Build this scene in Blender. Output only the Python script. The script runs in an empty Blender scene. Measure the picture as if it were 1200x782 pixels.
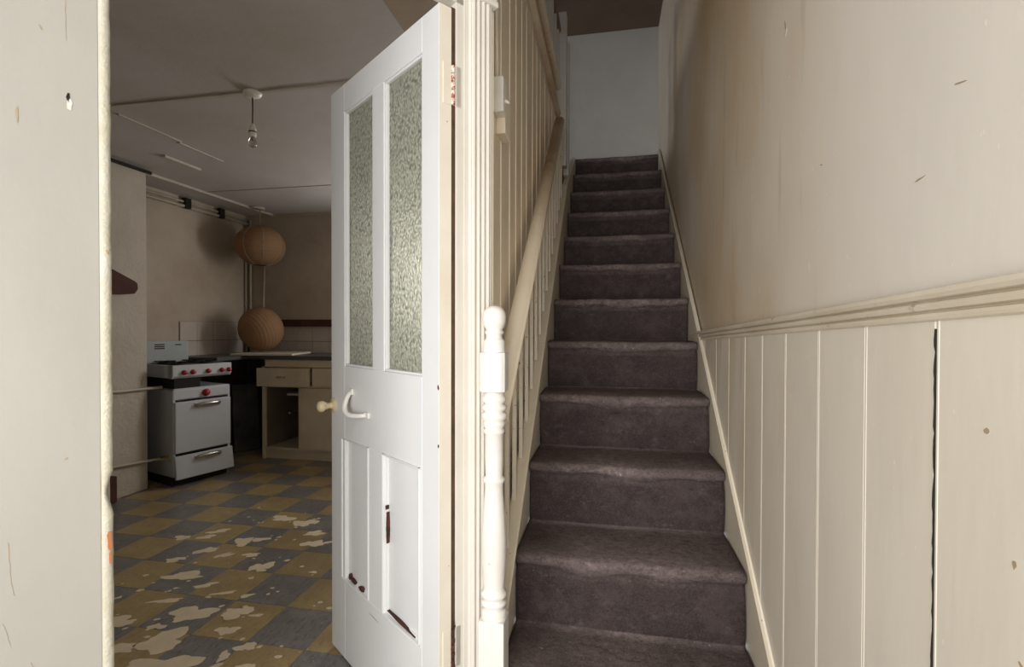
import bpy, bmesh, math, random
from mathutils import Vector, Matrix, noise
random.seed(7)
R = math.radians
S = bpy.context.scene
COL = S.collection

# ------------------------------------------------------------ camera
cam_d = bpy.data.cameras.new('camera'); cam = bpy.data.objects.new('camera', cam_d); COL.objects.link(cam)
cam_d.sensor_fit = 'HORIZONTAL'; cam_d.sensor_width = 36.0; cam_d.lens = 17.57
cam_d.clip_start = 0.02; cam_d.clip_end = 60
cam.matrix_world = (Matrix.Translation((0.2877, 0.0, 1.1427)) @ Matrix.Rotation(0.1914, 4, 'Z')
                    @ Matrix.Rotation(R(90) - 0.0114, 4, 'X') @ Matrix.Rotation(0.0021, 4, 'Z'))
S.camera = cam
# ------------------------------------------------------------ world and lights
W = bpy.data.worlds.new('overcast_sky'); S.world = W; W.use_nodes = True
W.node_tree.nodes['Background'].inputs[0].default_value = (0.75, 0.85, 1.0, 1)
W.node_tree.nodes['Background'].inputs[1].default_value = 1.0
S.view_settings.view_transform = 'Standard'; S.view_settings.look = 'None'
S.view_settings.gamma = 1.0; S.view_settings.use_curve_mapping = False
S.view_settings.exposure = 0.0
def area(name, loc, direction, sx, sy, power, col):
    l = bpy.data.lights.new(name, 'AREA'); l.shape = 'RECTANGLE'; l.size = sx; l.size_y = sy
    l.energy = power; l.color = col
    o = bpy.data.objects.new(name, l); COL.objects.link(o); o.location = loc
    o.rotation_euler = Vector(direction).to_track_quat('-Z', 'Z').to_euler()
    return o
area('front_door_daylight', (-0.32, -1.12, 1.15), (0.0, 1, -0.20), 1.85, 1.8, 72, (1.0, 0.965, 0.92))
area('kitchen_window_daylight', (-0.95, 4.34, 1.5), (-0.25, -1, -0.1), 0.8, 0.9, 28, (1.0, 0.97, 0.93))
area('landing_window_daylight', (-2.9, 3.3, 3.2), (1, 0.2, -0.02), 0.8, 0.8, 22, (0.95, 0.97, 1.0))

# ------------------------------------------------------------ materials
def nt(name):
    m = bpy.data.materials.new(name); m.use_nodes = True
    t = m.node_tree; return m, t, t.nodes['Principled BSDF']
def N(t, typ, **kw):
    n = t.nodes.new(typ)
    for k, v in kw.items(): setattr(n, k, v)
    return n
def pos(t, scale=(1, 1, 1)):
    g = N(t, 'ShaderNodeNewGeometry'); mp = N(t, 'ShaderNodeMapping'); mp.inputs['Scale'].default_value = scale
    t.links.new(g.outputs['Position'], mp.inputs['Vector']); return mp.outputs['Vector']
def noi(t, vec, sc, det=4, rough=.6):
    n = N(t, 'ShaderNodeTexNoise'); n.inputs['Scale'].default_value = sc; n.inputs['Detail'].default_value = det
    n.inputs['Roughness'].default_value = rough; t.links.new(vec, n.inputs['Vector']); return n.outputs['Fac']
def ramp(t, fac, a, b, ca=(0, 0, 0, 1), cb=(1, 1, 1, 1)):
    r = N(t, 'ShaderNodeValToRGB'); r.color_ramp.elements[0].position = a; r.color_ramp.elements[1].position = b
    r.color_ramp.elements[0].color = ca; r.color_ramp.elements[1].color = cb
    t.links.new(fac, r.inputs[0]); return r.outputs[0]
def mix(t, fac, a, b):
    m = N(t, 'ShaderNodeMix', data_type='RGBA')
    for s, v in ((m.inputs['Factor'], fac), (m.inputs['A'], a), (m.inputs['B'], b)):
        if hasattr(v, 'is_output'): t.links.new(v, s)
        elif isinstance(v, (int, float)): s.default_value = v
        else: s.default_value = (*v[:3], 1)
    return m.outputs['Result']
def math_(t, op, a, b=None, clamp=False):
    m = N(t, 'ShaderNodeMath', operation=op); m.use_clamp = clamp
    for i, v in enumerate((a, b)):
        if v is None: continue
        if hasattr(v, 'is_output'): t.links.new(v, m.inputs[i])
        else: m.inputs[i].default_value = v
    return m.outputs[0]
def bump(t, bs, h, strength, dist=.01):
    b = N(t, 'ShaderNodeBump'); b.inputs['Strength'].default_value = strength; b.inputs['Distance'].default_value = dist
    t.links.new(h, b.inputs['Height']); t.links.new(b.outputs[0], bs.inputs['Normal']); return b
def paint(name, c1, c2, rough=.45, sc=3.0, stretch=(1, 1, 1), bs_=.25, chip=None, chipth=(.68, .70), chipsc=30, bd=.004):
    m, t, b = nt(name); v = pos(t, stretch)
    col = mix(t, ramp(t, noi(t, v, sc, 6), .35, .68), c1, c2)
    if chip:
        ch = ramp(t, noi(t, v, chipsc, 3), *chipth); col = mix(t, ch, col, chip)
    t.links.new(col, b.inputs['Base Color']); b.inputs['Roughness'].default_value = rough
    bump(t, b, noi(t, v, sc * 9, 6, .65), bs_, bd); return m
def plain(name, c, rough=.5, metal=0.0):
    return paint(name, c, tuple(x * .85 for x in c), rough, 8, bs_=.05) if metal == 0 else _metal(name, c, rough)
def _metal(name, c, rough):
    m, t, b = nt(name); b.inputs['Metallic'].default_value = 1; b.inputs['Roughness'].default_value = rough
    t.links.new(mix(t, noi(t, pos(t), 40), c, tuple(x * .6 for x in c)), b.inputs['Base Color']); return m

def stained(name, base1, base2, stain, sc, stretch, y0, y1, y2, y3, amt=.9, rough=.5, bs_=.3):
    """old wall paint with brown stains and a tan tone in the band of the stairwell (Y of the place)"""
    m, t, b = nt(name); v = pos(t, stretch)
    col = mix(t, ramp(t, noi(t, v, sc * .6, 5), .3, .7), base1, base2)
    g = N(t, 'ShaderNodeNewGeometry'); sp = N(t, 'ShaderNodeSeparateXYZ'); t.links.new(g.outputs['Position'], sp.inputs[0])
    mr = N(t, 'ShaderNodeMapRange'); mr.inputs['From Min'].default_value = y0; mr.inputs['From Max'].default_value = y1
    mr.interpolation_type = 'SMOOTHSTEP'; t.links.new(sp.outputs[1], mr.inputs['Value'])
    m2 = N(t, 'ShaderNodeMapRange'); m2.inputs['From Min'].default_value = y2; m2.inputs['From Max'].default_value = y3
    m2.inputs['To Min'].default_value = 1; m2.inputs['To Max'].default_value = .5
    m2.interpolation_type = 'SMOOTHSTEP'; t.links.new(sp.outputs[1], m2.inputs['Value'])
    band = math_(t, 'MULTIPLY', mr.outputs[0], m2.outputs[0])
    blot = ramp(t, noi(t, v, sc, 5, .55), .25, .72)
    fac = math_(t, 'MULTIPLY', math_(t, 'MULTIPLY', band, blot), amt, True)
    col = mix(t, fac, col, stain)
    sm = ramp(t, noi(t, pos(t, (1, 6, .7)), 3.2, 3), .60, .74)      # small smears
    col = mix(t, math_(t, 'MULTIPLY', math_(t, 'MULTIPLY', sm, band), .5), col, tuple(x * .62 for x in stain))
    spk = ramp(t, noi(t, pos(t, (1, 1, .6)), 70, 2), .735, .76)
    col = mix(t, math_(t, 'MULTIPLY', spk, .6), col, (.85, .80, .70))
    t.links.new(col, b.inputs['Base Color']); b.inputs['Roughness'].default_value = rough
    h = math_(t, 'ADD', noi(t, v, 4, 3), math_(t, 'MULTIPLY', noi(t, v, 45, 5), .12))
    bump(t, b, h, bs_, .02); return m

M = {}
M['wall_r'] = stained('aged cream wall plaster', (.66, .625, .565), (.72, .685, .62), (.56, .42, .25), 1.5, (1, 1.2, .6), .7, 1.8, 3.2, 4.3, 1.15, .5, .12)
M['board_r'] = stained('aged cream boarding', (.66, .615, .52), (.72, .675, .58), (.50, .39, .23), 3.5, (1, 2.2, .7), 1.0, 1.9, 2.3, 3.2, .55, .42, .08)
M['board_l'] = stained('tan stained cream boarding', (.86, .765, .60), (.88, .80, .65), (.66, .48, .28), 3.0, (1, 3, .5), 1.5, 2.6, 3.5, 4.4, .6, .42, .15)
M['rail'] = stained('handled cream handrail paint', (.74, .64, .48), (.80, .72, .58), (.45, .28, .14), 5, (1, 1, 1), 1.9, 2.6, 3.5, 4.4, .9, .4, .15)
M['dado'] = paint('cream dado rail paint', (.60, .53, .41), (.70, .64, .53), .4, 6, (1, .6, 1), .2, (.40, .31, .2), (.66, .72), 40)
M['stringer'] = paint('cream string paint', (.60, .53, .41), (.68, .62, .5), .42, 5, bs_=.15, chip=(.36, .24, .14), chipth=(.69, .73), chipsc=35)
M['door'] = paint('white gloss door paint', (.80, .80, .80), (.74, .75, .75), .38, 2.5, (1, 1, .6), .10)
M['door_edge'] = paint('cream door edge paint', (.82, .77, .66), (.76, .70, .58), .4, 6, bs_=.15, chip=(.35, .14, .07), chipth=(.72, .74), chipsc=45)
M['frame'] = paint('thick cream gloss frame paint', (.76, .73, .665), (.70, .665, .59), .33, 4, bs_=.12)
M['newel'] = paint('thick white gloss paint', (.82, .805, .765), (.76, .74, .69), .3, 5, bs_=.2, chip=(.5, .42, .3), chipth=(.73, .745), chipsc=50)
M['spindle'] = paint('chipped cream spindle paint', (.66, .60, .49), (.72, .67, .57), .4, 5, bs_=.15, chip=(.16, .10, .06), chipth=(.66, .70), chipsc=55)
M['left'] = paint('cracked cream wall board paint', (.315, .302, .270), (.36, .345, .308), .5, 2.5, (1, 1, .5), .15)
M['edge'] = paint('peeling ivory bead paint', (.50, .485, .42), (.43, .40, .29), .4, 18, bs_=.5, chip=(.40, .28, .10), chipth=(.70, .73), chipsc=55, bd=.006)
M['hinge_p'] = paint('cream hinge paint worn to red primer', (.80, .74, .62), (.74, .67, .55), .4, 10, bs_=.3, chip=(.45, .10, .07), chipth=(.52, .56), chipsc=70)
M['raw'] = plain('bare orange brown wood', (.42, .14, .05), .8)
M['rust'] = paint('rusty splintered gap', (.11, .032, .018), (.02, .010, .008), .9, 60, bs_=.5)
M['dark'] = plain('dark gap', (.015, .012, .01), .9)
M['k_wall'] = paint('stained kitchen plaster', (.50, .43, .35), (.38, .31, .24), .6, 1.6, bs_=.5, bd=.01)
M['k_chim'] = paint('lumpy painted chimney plaster', (.50, .45, .38), (.42, .37, .30), .6, 2.2, bs_=.9, bd=.015)
M['k_ceil'] = paint('dingy kitchen ceiling paint', (.55, .53, .52), (.43, .385, .35), .6, .8, bs_=.25, bd=.01)
M['batten'] = plain('painted ceiling batten', (.50, .45, .39), .5)
M['brown'] = paint('brown stained beam', (.33, .24, .15), (.25, .17, .10), .6, 4, bs_=.2)
M['landing'] = paint('grey blue landing plaster', (.60, .59, .57), (.52, .51, .49), .6, 1.4, bs_=.3, bd=.01)
M['upceil'] = paint('brown smoke stained ceiling', (.20, .15, .11), (.15, .11, .08), .7, 2, bs_=.2)
M['black'] = paint('near black wall', (.025, .023, .022), (.10, .09, .08), .7, 3, bs_=.5)
M['enamel'] = paint('white cooker enamel', (.52, .54, .58), (.47, .49, .53), .3, 3, bs_=.03)
M['red'] = plain('red knob plastic', (.42, .02, .035), .3)
M['chrome'] = plain('chrome', (.62, .60, .58), .3, 1)
M['grey_metal'] = paint('grey green painted steel', (.36, .41, .42), (.30, .34, .35), .4, 4, bs_=.05)
M['cab'] = paint('cream cabinet paint', (.66, .57, .43), (.56, .47, .34), .5, 4, bs_=.1)
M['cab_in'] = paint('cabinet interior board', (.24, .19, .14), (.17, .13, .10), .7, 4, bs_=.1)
M['worktop'] = paint('dark grey worktop', (.06, .06, .06), (.09, .088, .085), .4, 6, bs_=.1)
M['white_board'] = plain('off white board', (.60, .54, .45), .5)
M['wall_tile'] = paint('grubby white wall tile', (.56, .50, .45), (.48, .42, .37), .3, 4, bs_=.03)
M['grout'] = plain('dark grout', (.16, .10, .07), .9)
M['wood_dark'] = paint('dark red brown wood', (.085, .028, .02), (.05, .018, .014), .85, 12, (1, .2, 1), .1)
M['brass'] = plain('dull brass', (.45, .33, .14), .4, 1)
M['pipe'] = plain('painted pipe', (.48, .42, .34), .45)
M['knob'] = paint('yellowed ivory knob', (.72, .62, .38), (.62, .52, .32), .3, 20, bs_=.1)
M['plastic'] = plain('white plastic', (.88, .87, .82), .35)
M['bulb'] = None
M['hall_floor'] = paint('hall floor boards', (.18, .13, .09), (.12, .08, .06), .6, 3, (8, 1, 1), .2)
M['screed'] = paint('pale floor screed', (.74, .63, .45), (.66, .56, .40), .7, 14, bs_=.2)
M['paper_scrap'] = plain('pale grey paper', (.62, .66, .64), .7)

def floor_tile_mat(name, c1, c2, pr):
    m, t, b = nt(name); v = pos(t)
    col = mix(t, ramp(t, noi(t, pos(t, (1, 1.6, 1)), 6, 6, .7), .3, .7), c1, c2)
    col = mix(t, ramp(t, noi(t, pos(t, (2.4, .7, 1)), 30, 5, .75), .50, .68), col, tuple(x * .62 for x in c1))
    sp = ramp(t, noi(t, pos(t, (1.6, 1, 1)), 60, 3, .6), .665, .685)
    zone = ramp(t, noi(t, v, 2.2, 2), .42, .58)
    col = mix(t, math_(t, 'MULTIPLY', sp, zone), col, (.60, .52, .38))
    dk = ramp(t, noi(t, v, 1.1, 3), .48, .72)
    col = mix(t, math_(t, 'MULTIPLY', dk, .5), col, (.05, .04, .035))
    t.links.new(col, b.inputs['Base Color']); b.inputs['Roughness'].default_value = .42
    bump(t, b, noi(t, v, 60, 4), .2, .003); return m
M['tile_y'] = floor_tile_mat('worn ochre floor tile', (.43, .32, .15), (.32, .235, .12), 0)
M['tile_g'] = floor_tile_mat('worn slate floor tile', (.17, .158, .155), (.25, .235, .225), 0)

def glass_mat():
    m, t, b = nt('hammered obscure glass')
    b.inputs['Base Color'].default_value = (.60, .60, .50, 1); b.inputs['Roughness'].default_value = .38
    b.inputs['Transmission Weight'].default_value = .55; b.inputs['IOR'].default_value = 1.35
    v = N(t, 'ShaderNodeTexVoronoi'); v.feature = 'SMOOTH_F1'; v.inputs['Scale'].default_value = 150
    t.links.new(pos(t, (1, 1, .75)), v.inputs['Vector'])
    t.links.new(ramp(t, v.outputs['Distance'], .1, .75, (.78, .78, .66, 1), (.22, .23, .18, 1)), b.inputs['Base Color'])  # refraction shading of the cells painted into the base colour
    bump(t, b, v.outputs['Distance'], .45, .004)
    return m
M['glass'] = glass_mat()
def paper_mat():
    m, t, b = nt('tan rice paper'); v = pos(t)
    t.links.new(mix(t, noi(t, v, 12), (.40, .245, .13), (.33, .19, .10)), b.inputs['Base Color'])
    b.inputs['Roughness'].default_value = .8
    tr = N(t, 'ShaderNodeBsdfTranslucent'); tr.inputs[0].default_value = (.4, .25, .14, 1)
    mx = N(t, 'ShaderNodeMixShader'); mx.inputs[0].default_value = .3
    t.links.new(b.outputs[0], mx.inputs[1]); t.links.new(tr.outputs[0], mx.inputs[2])
    t.links.new(mx.outputs[0], t.nodes['Material Output'].inputs[0]); return m
M['lantern'] = paper_mat()
def carpet_mat():
    m, t, b = nt('worn purple brown stair carpet'); v = pos(t)
    a = N(t, 'ShaderNodeAttribute'); a.attribute_name = 'wear_tone'
    n1 = noi(t, v, 7, 6, .7); n2 = noi(t, v, 260, 3, .8)
    col = mix(t, ramp(t, n1, .35, .75), (.030, .021, .021), (.060, .043, .042))
    w = math_(t, 'MULTIPLY', a.outputs['Fac'], math_(t, 'ADD', math_(t, 'MULTIPLY', ramp(t, noi(t, pos(t, (1, 1.5, 1.5)), 34, 8, .85), .40, .62), math_(t, 'MULTIPLY', ramp(t, noi(t, v, 5, 4, .6), .25, .6), .95)), .22), True)
    col = mix(t, w, col, (.40, .32, .305))
    col = mix(t, math_(t, 'MULTIPLY', ramp(t, noi(t, v, 9, 7, .75), .48, .70), .42), col, (.17, .132, .125))
    col = mix(t, math_(t, 'MULTIPLY', ramp(t, noi(t, pos(t, (1, 1, 1.6)), 26, 7, .8), .55, .70), .45), col, (.25, .20, .19))
    g3 = math_(t, 'MULTIPLY', ramp(t, noi(t, v, 140, 3, .8), .50, .60), math_(t, 'ADD', math_(t, 'MULTIPLY', a.outputs['Fac'], .5), .08))
    col = mix(t, g3, col, (.27, .22, .21))
    col = mix(t, ramp(t, n2, .35, .75), col, mix(t, .5, col, (.15, .12, .12)))
    sp = ramp(t, noi(t, v, 95, 2, .5), .715, .735)
    col = mix(t, math_(t, 'MULTIPLY', math_(t, 'MULTIPLY', sp, ramp(t, noi(t, v, 6, 2), .40, .6)), a.outputs['Fac']), col, (.70, .62, .55))
    t.links.new(col, b.inputs['Base Color']); b.inputs['Roughness'].default_value = .95
    b.inputs['Specular IOR Level'].default_value = .05
    bump(t, b, math_(t, 'ADD', n2, noi(t, v, 24, 5)), .9, .008); return m
M['carpet'] = carpet_mat()
def bulb_mat():
    m, t, b = nt('dusty bulb glass'); b.inputs['Transmission Weight'].default_value = .8
    b.inputs['Base Color'].default_value = (.6, .58, .55, 1); b.inputs['Roughness'].default_value = .15; return m
M['bulb'] = bulb_mat()

# ------------------------------------------------------------ mesh helpers
def link(name, me, parent=None, loc=None, rz=0):
    o = bpy.data.objects.new(name, me); COL.objects.link(o)
    if parent: o.parent = parent
    if loc is not None: o.location = loc
    o.rotation_euler = (0, 0, rz); return o
class G:
    """collects geometry for ONE mesh object"""
    def __init__(s): s.b = bmesh.new()
    def box(s, x0, x1, y0, y1, z0, z1, bev=0, seg=2, mat=None):
        b = bmesh.new(); bmesh.ops.create_cube(b, size=1)
        for v in b.verts:
            v.co = Vector((x0 + (x1 - x0) * (v.co.x + .5), y0 + (y1 - y0) * (v.co.y + .5), z0 + (z1 - z0) * (v.co.z + .5)))
        if bev: bmesh.ops.bevel(b, geom=b.edges[:], offset=bev, segments=seg, profile=.6, affect='EDGES')
        return s._merge(b, mat)
    def prism(s, pts, axis, a, c, bev=0, mat=None):
        """polygon pts (in the two other axes) extruded along axis 0/1/2 from a to c"""
        b = bmesh.new()
        def mk(p, t):
            if axis == 0: return (t, p[0], p[1])
            if axis == 1: return (p[0], t, p[1])
            return (p[0], p[1], t)
        va = [b.verts.new(mk(p, a)) for p in pts]; vc = [b.verts.new(mk(p, c)) for p in pts]
        b.faces.new(va); b.faces.new(vc[::-1]); n = len(pts)
        for i in range(n): b.faces.new((va[i], vc[i], vc[(i + 1) % n], va[(i + 1) % n]))
        bmesh.ops.recalc_face_normals(b, faces=b.faces[:])
        if bev: bmesh.ops.bevel(b, geom=b.edges[:], offset=bev, segments=2, profile=.6, affect='EDGES')
        return s._merge(b, mat)
    def sweep(s, prof, p0, p1, out, up, mat=None):
        """profile (a,b) pairs: a along out, b along up, from p0 to p1"""
        b = bmesh.new(); out = Vector(out); up = Vector(up)
        A = [b.verts.new(Vector(p0) + out * a + up * c) for a, c in prof]
        B = [b.verts.new(Vector(p1) + out * a + up * c) for a, c in prof]
        b.faces.new(A); b.faces.new(B[::-1]); n = len(prof)
        for i in range(n): b.faces.new((A[i], B[i], B[(i + 1) % n], A[(i + 1) % n]))
        bmesh.ops.recalc_face_normals(b, faces=b.faces[:]); return s._merge(b, mat)
    def lathe(s, prof, seg=32, mat=None):
        b = bmesh.new(); rings = []
        for r, z in prof:
            rings.append([b.verts.new((r * math.cos(2 * math.pi * i / seg), r * math.sin(2 * math.pi * i / seg), z)) for i in range(seg)])
        for a, c in zip(rings, rings[1:]):
            for i in range(seg): b.faces.new((a[i], a[(i + 1) % seg], c[(i + 1) % seg], c[i]))
        for rg, fl in ((rings[0], True), (rings[-1], False)):
            if prof[0 if fl else -1][0] > 1e-4: b.faces.new(rg[::-1] if fl else rg)
        bmesh.ops.remove_doubles(b, verts=b.verts[:], dist=1e-6)
        bmesh.ops.recalc_face_normals(b, faces=b.faces[:])
        for f in b.faces: f.smooth = True
        return s._merge(b, mat)
    def tube(s, pts, r, seg=12, mat=None):
        b = bmesh.new(); P = [Vector(p) for p in pts]; rings = []
        up = None
        for i, p in enumerate(P):
            d = (P[min(i + 1, len(P) - 1)] - P[max(i - 1, 0)]).normalized()
            if up is None: up = d.orthogonal().normalized()
            up = (up - d * up.dot(d)).normalized(); q = d.cross(up)
            rr = r[i] if isinstance(r, (list, tuple)) else r
            rings.append([b.verts.new(p + (up * math.cos(2 * math.pi * k / seg) + q * math.sin(2 * math.pi * k / seg)) * rr) for k in range(seg)])
        for a, c in zip(rings, rings[1:]):
            for i in range(seg): b.faces.new((a[i], a[(i + 1) % seg], c[(i + 1) % seg], c[i]))
        b.faces.new(rings[0][::-1]); b.faces.new(rings[-1])
        bmesh.ops.recalc_face_normals(b, faces=b.faces[:])
        for f in b.faces: f.smooth = len(f.verts) == 4
        return s._merge(b, mat)
    def blob(s, pts2, axis, base, th):
        return s.prism(pts2, axis, base, base + th)
    def _merge(s, b, mat=None):
        if mat is not None: bmesh.ops.transform(b, matrix=mat, verts=b.verts[:])
        me = bpy.data.meshes.new('t'); b.to_mesh(me); b.free(); s.b.from_mesh(me); bpy.data.meshes.remove(me); return s
    def mesh(s, name, m):
        me = bpy.data.meshes.new(name); s.b.to_mesh(me); s.b.free(); me.materials.append(m); return me
    def obj(s, name, m, parent=None, loc=None, rz=0): return link(name, s.mesh(name, m), parent, loc, rz)
def tag(o, label=None, cat=None, group=None, kind=None):
    if label: o['label'] = label
    if cat: o['category'] = cat
    if group: o['group'] = group
    if kind: o['kind'] = kind
    return o
def thing(name, label, cat, loc=(0, 0, 0), rz=0, group=None, kind=None):
    o = bpy.data.objects.new(name, None); COL.objects.link(o); o.location = loc; o.rotation_euler = (0, 0, rz)
    o.empty_display_size = .05
    return tag(o, label, cat, group, kind)
def st(o, label, cat): return tag(o, label, cat, None, 'structure')
def jag(cx, cy, rx, ry, n=12, ang=0, j=.35):
    o = []
    for i in range(n):
        a = 2 * math.pi * i / n; k = 1 + random.uniform(-j, j)
        x = math.cos(a) * rx * k; y = math.sin(a) * ry * k
        o.append((cx + x * math.cos(ang) - y * math.sin(ang), cy + x * math.sin(ang) + y * math.cos(ang)))
    return o

RISE, GO, Y1, WID = .216, .278, 1.537, .681
def nosing_z(y): return 2 * RISE + (y - Y1) * RISE / GO

# ============================================================ SETTING
st(G().box(-2.0, .80, -1.35, 1.50, -.1, -.0035).obj('floor', M['hall_floor']), 'dark boarded hall floor at the foot of the carpeted stairs', 'floor')
# ---- right wall: plaster above, match boards below
wr = st(G().box(.71, .83, -1.35, 4.75, 0, 3.82).obj('wall_right', M['wall_r']), 'cream stained plaster wall right of the stairs, boarded below the dado', 'wall')
js = [-.37 + .183 * i for i in range(6)] + [.73, .91, 1.095, 1.285, 1.467, 1.643, 1.852, 2.06, 2.30, 2.56]
def dado_z(y): return 1.178 + (y - .61) * (1.102 - 1.178) / (2.56 - .61)
for i in range(len(js) - 1):
    a, b = js[i], js[i + 1]; ga = .0012 if abs(a - .73) < .01 else .0005; gb = .0012 if abs(b - .73) < .01 else .0005
    g = G(); g.box(.698, .714, a + ga, b - gb, .02, dado_z((a + b) / 2) - .006, .0012, 1)
    g.sweep([(0, -.002), (.0012, -.001), (.0012, .001), (0, .002)], (.6985, b - .006, .03), (.6985, b - .006, dado_z(b) - .01), (-1, 0, 0), (0, 1, 0))
    g.obj('board', M['board_r'], wr)
prof = [(0, -.021), (.012, -.021), (.016, -.019), (.0175, -.015), (.016, -.011), (.011, -.0095), (.011, -.0080), (.019, -.0065), (.0215, -.002), (.019, .0025), (.014, .0040), (.014, .0055), (.025, .0070), (.029, .012), (.027, .0175), (.020, .0205), (0, .024)]
st(G().sweep(prof, (.708, -1.19, dado_z(-1.19)), (.708, 2.56, dado_z(2.56)), (-1, 0, 0), (0, 0, 1)).obj('trim_1', M['dado']), 'reeded cream dado rail along the right wall', 'dado rail')
# small chips, nails and scuffs on the right wall
def scuff(parent, axis, base, th, pts, m, name='paint_chip'): return G().blob(pts, axis, base, th).obj(name, m, parent)
chipm = plain('scuffed plaster', (.36, .28, .19), .8); chipw = plain('fresh plaster chip', (.60, .57, .52), .8)
scuff(wr, 0, .7095, .003, jag(1.34, 1.885, .004, .016, 9, -.3), chipm)
scuff(wr, 0, .7090, .003, jag(1.335, 1.868, .006, .010, 9, .3), chipw)
scuff(wr, 0, .7095, .003, jag(.79, 1.35, .011, .0014, 9, -.1), chipm)
scuff(wr, 0, .7095, .003, jag(1.12, 1.475, .006, .0014, 8, .3), chipm)
scuff(wr, 0, .7095, .003, jag(.71, 1.445, .012, .0010, 9, .25), chipm)
scuff(wr, 0, .6975, .002, jag(.60, .90, .003, .004, 8), chipm); scuff(wr, 0, .6975, .002, jag(.585, .80, .010, .002, 8, .5), chipm)
scuff(wr, 0, .6975, .002, jag(.64, 1.03, .004, .003, 8), chipm)
# split between the two near boards
zz = 1.15; g = G()
pl = []; pr_ = []
z = .55
while z < 1.15:
    w = random.uniform(.0003, .0017); c = .73 + random.uniform(-.0012, .0012); pl.append((c - w, z)); pr_.append((c + w, z)); z += random.uniform(.006, .018)
g.prism(pl + pr_[::-1], 0, .6970, .700); g.obj('split', M['dark'], wr)

# ---- boarded partition left of the stairs
PX = -.075
wl = st(G().box(PX - .04, PX - .012, 1.30, 4.40, 0, 2.56).obj('wall_left', M['board_l']), 'cream vertical board partition left of the stairs', 'wall')
jl = [1.40, 1.53, 1.675, 1.824, 1.95, 2.08, 2.203, 2.379, 2.52, 2.651, 2.84, 3.032, 3.20, 3.37, 3.58, 3.79, 4.05, 4.33]
for a, b in zip(jl, jl[1:]):
    g = G().box(PX - .014, PX, a + .0012, b - .0012, .02, 2.57, .003, 1)
    g.sweep([(0, -.004), (.0035, -.002), (.0035, .002), (0, .004)], (PX - .0005, b - .012, .05), (PX - .0005, b - .012, 2.56), (1, 0, 0), (0, 1, 0))
    g.obj('board', M['board_l'], wl)
# landing wall, ceilings, hidden shell
st(G().box(-3.4, .83, 4.63, 4.75, 0, 3.90).obj('wall_back', M['landing']), 'grey plaster wall at the top of the stairs', 'wall')
st(G().box(-3.4, .83, 1.5, 4.75, 3.82, 3.92).obj('ceiling', M['upceil']), 'brown ceiling high above the landing', 'ceiling')
st(G().box(-3.4, -.09, 1.45, 4.63, 2.40, 2.585).obj('floor_landing', M['brown']), 'upper landing floor over the kitchen', 'floor')
st(G().box(.0, .71, 4.40, 4.63, 2.40, 2.585).obj('floor_stairhead', M['brown']), 'stair head floor', 'floor')
st(G().box(-3.4, .83, 1.38, 1.5, 2.4, 3.92).obj('wall_upper_front', M['landing']), 'plaster wall above the hall ceiling', 'wall')
st(G().box(-3.4, -3.28, 1.5, 4.75, 2.4, 3.92).obj('wall_upper_left', M['landing']), 'plaster wall of the landing', 'wall')
st(G().box(-2.0, .83, -1.35, 1.5, 2.40, 2.5).obj('ceiling_hall', M['k_ceil']), 'hall ceiling above the camera', 'ceiling')
g = G(); g.box(-2.0, -1.52, -1.35, -1.2, 0, 2.4); g.box(.62, .71, -1.35, -1.2, 0, 2.4); g.box(-1.52, .62, -1.35, -1.2, 2.17, 2.4)
st(g.obj('wall_front', M['wall_r']), 'hall wall around the open front door', 'wall')
st(G().box(-2.0, -1.9, -1.2, -.06, 0, 2.4).obj('wall_hall_left', M['wall_r']), 'hall wall behind the kitchen doorway', 'wall')

# ---- slanting wall with the kitchen doorway
B0 = (-.136, 1.213, 0)
RW = math.atan2(-.798, -.603)               # local x runs to the left jamb, local y faces the hall
FY = .016                                   # face of the architraves
ww = thing('wall_doorway', 'slanting boarded wall holding the kitchen doorway at the left', 'wall', B0, RW, None, 'structure')
g = G(); g.box(.655, 1.62, -.03, .0, 0, 2.4); g.box(-.17, .655, -.03, 0, 2.03, 2.4); g.box(-.17, -.070, -.03, 0, 0, 2.03)
g.obj('wall_board', M['left'], ww)
# left architrave: flat board with chewed bead, notch at the strike
g = G().box(.6665, 1.0, 0, FY, 0, 2.06, .0015); g.obj('architrave', M['left'], ww)
def edge_x(z):
    e = .652 + .0012 * noise.noise((0, 3, z * 22)) + .0006 * noise.noise((0, 9, z * 90))
    if .835 < z < .905: e += .0085 * max(0, 1 - abs((z - .872) / .034)) ** .7
    return e
zs = [i * .006 for i in range(345)]
pts = [(edge_x(z), z) for z in zs]
b = bmesh.new()
prev = None
for (e, z) in pts:
    ring = []
    for k in range(7):
        a = math.pi * k / 6
        cx = (e + .6672) / 2; rx = (.6672 - e) / 2
        ring.append(b.verts.new((cx - rx * math.cos(a), FY + .001 + .0052 * math.sin(a), z)))
    ring.insert(0, b.verts.new((e, -.03, z)))
    if prev:
        for k in range(7): b.faces.new((prev[k], prev[k + 1], ring[k + 1], ring[k]))
    prev = ring
bmesh.ops.recalc_face_normals(b, faces=b.faces[:])
for f in b.faces: f.smooth = True
me = bpy.data.meshes.new('jamb_bead'); b.to_mesh(me); b.free(); me.materials.append(M['edge']); link('jamb_bead', me, ww)
for (s_, z_, rx, ry, m) in [(.6575, .790, .0028, .017, M['raw']), (.6565, .765, .0018, .01, M['raw'])]:
    G().prism(jag(s_, z_, rx, ry, 11), 1, FY + .0045, FY + .0068).obj('paint_chip', m, ww)
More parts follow.
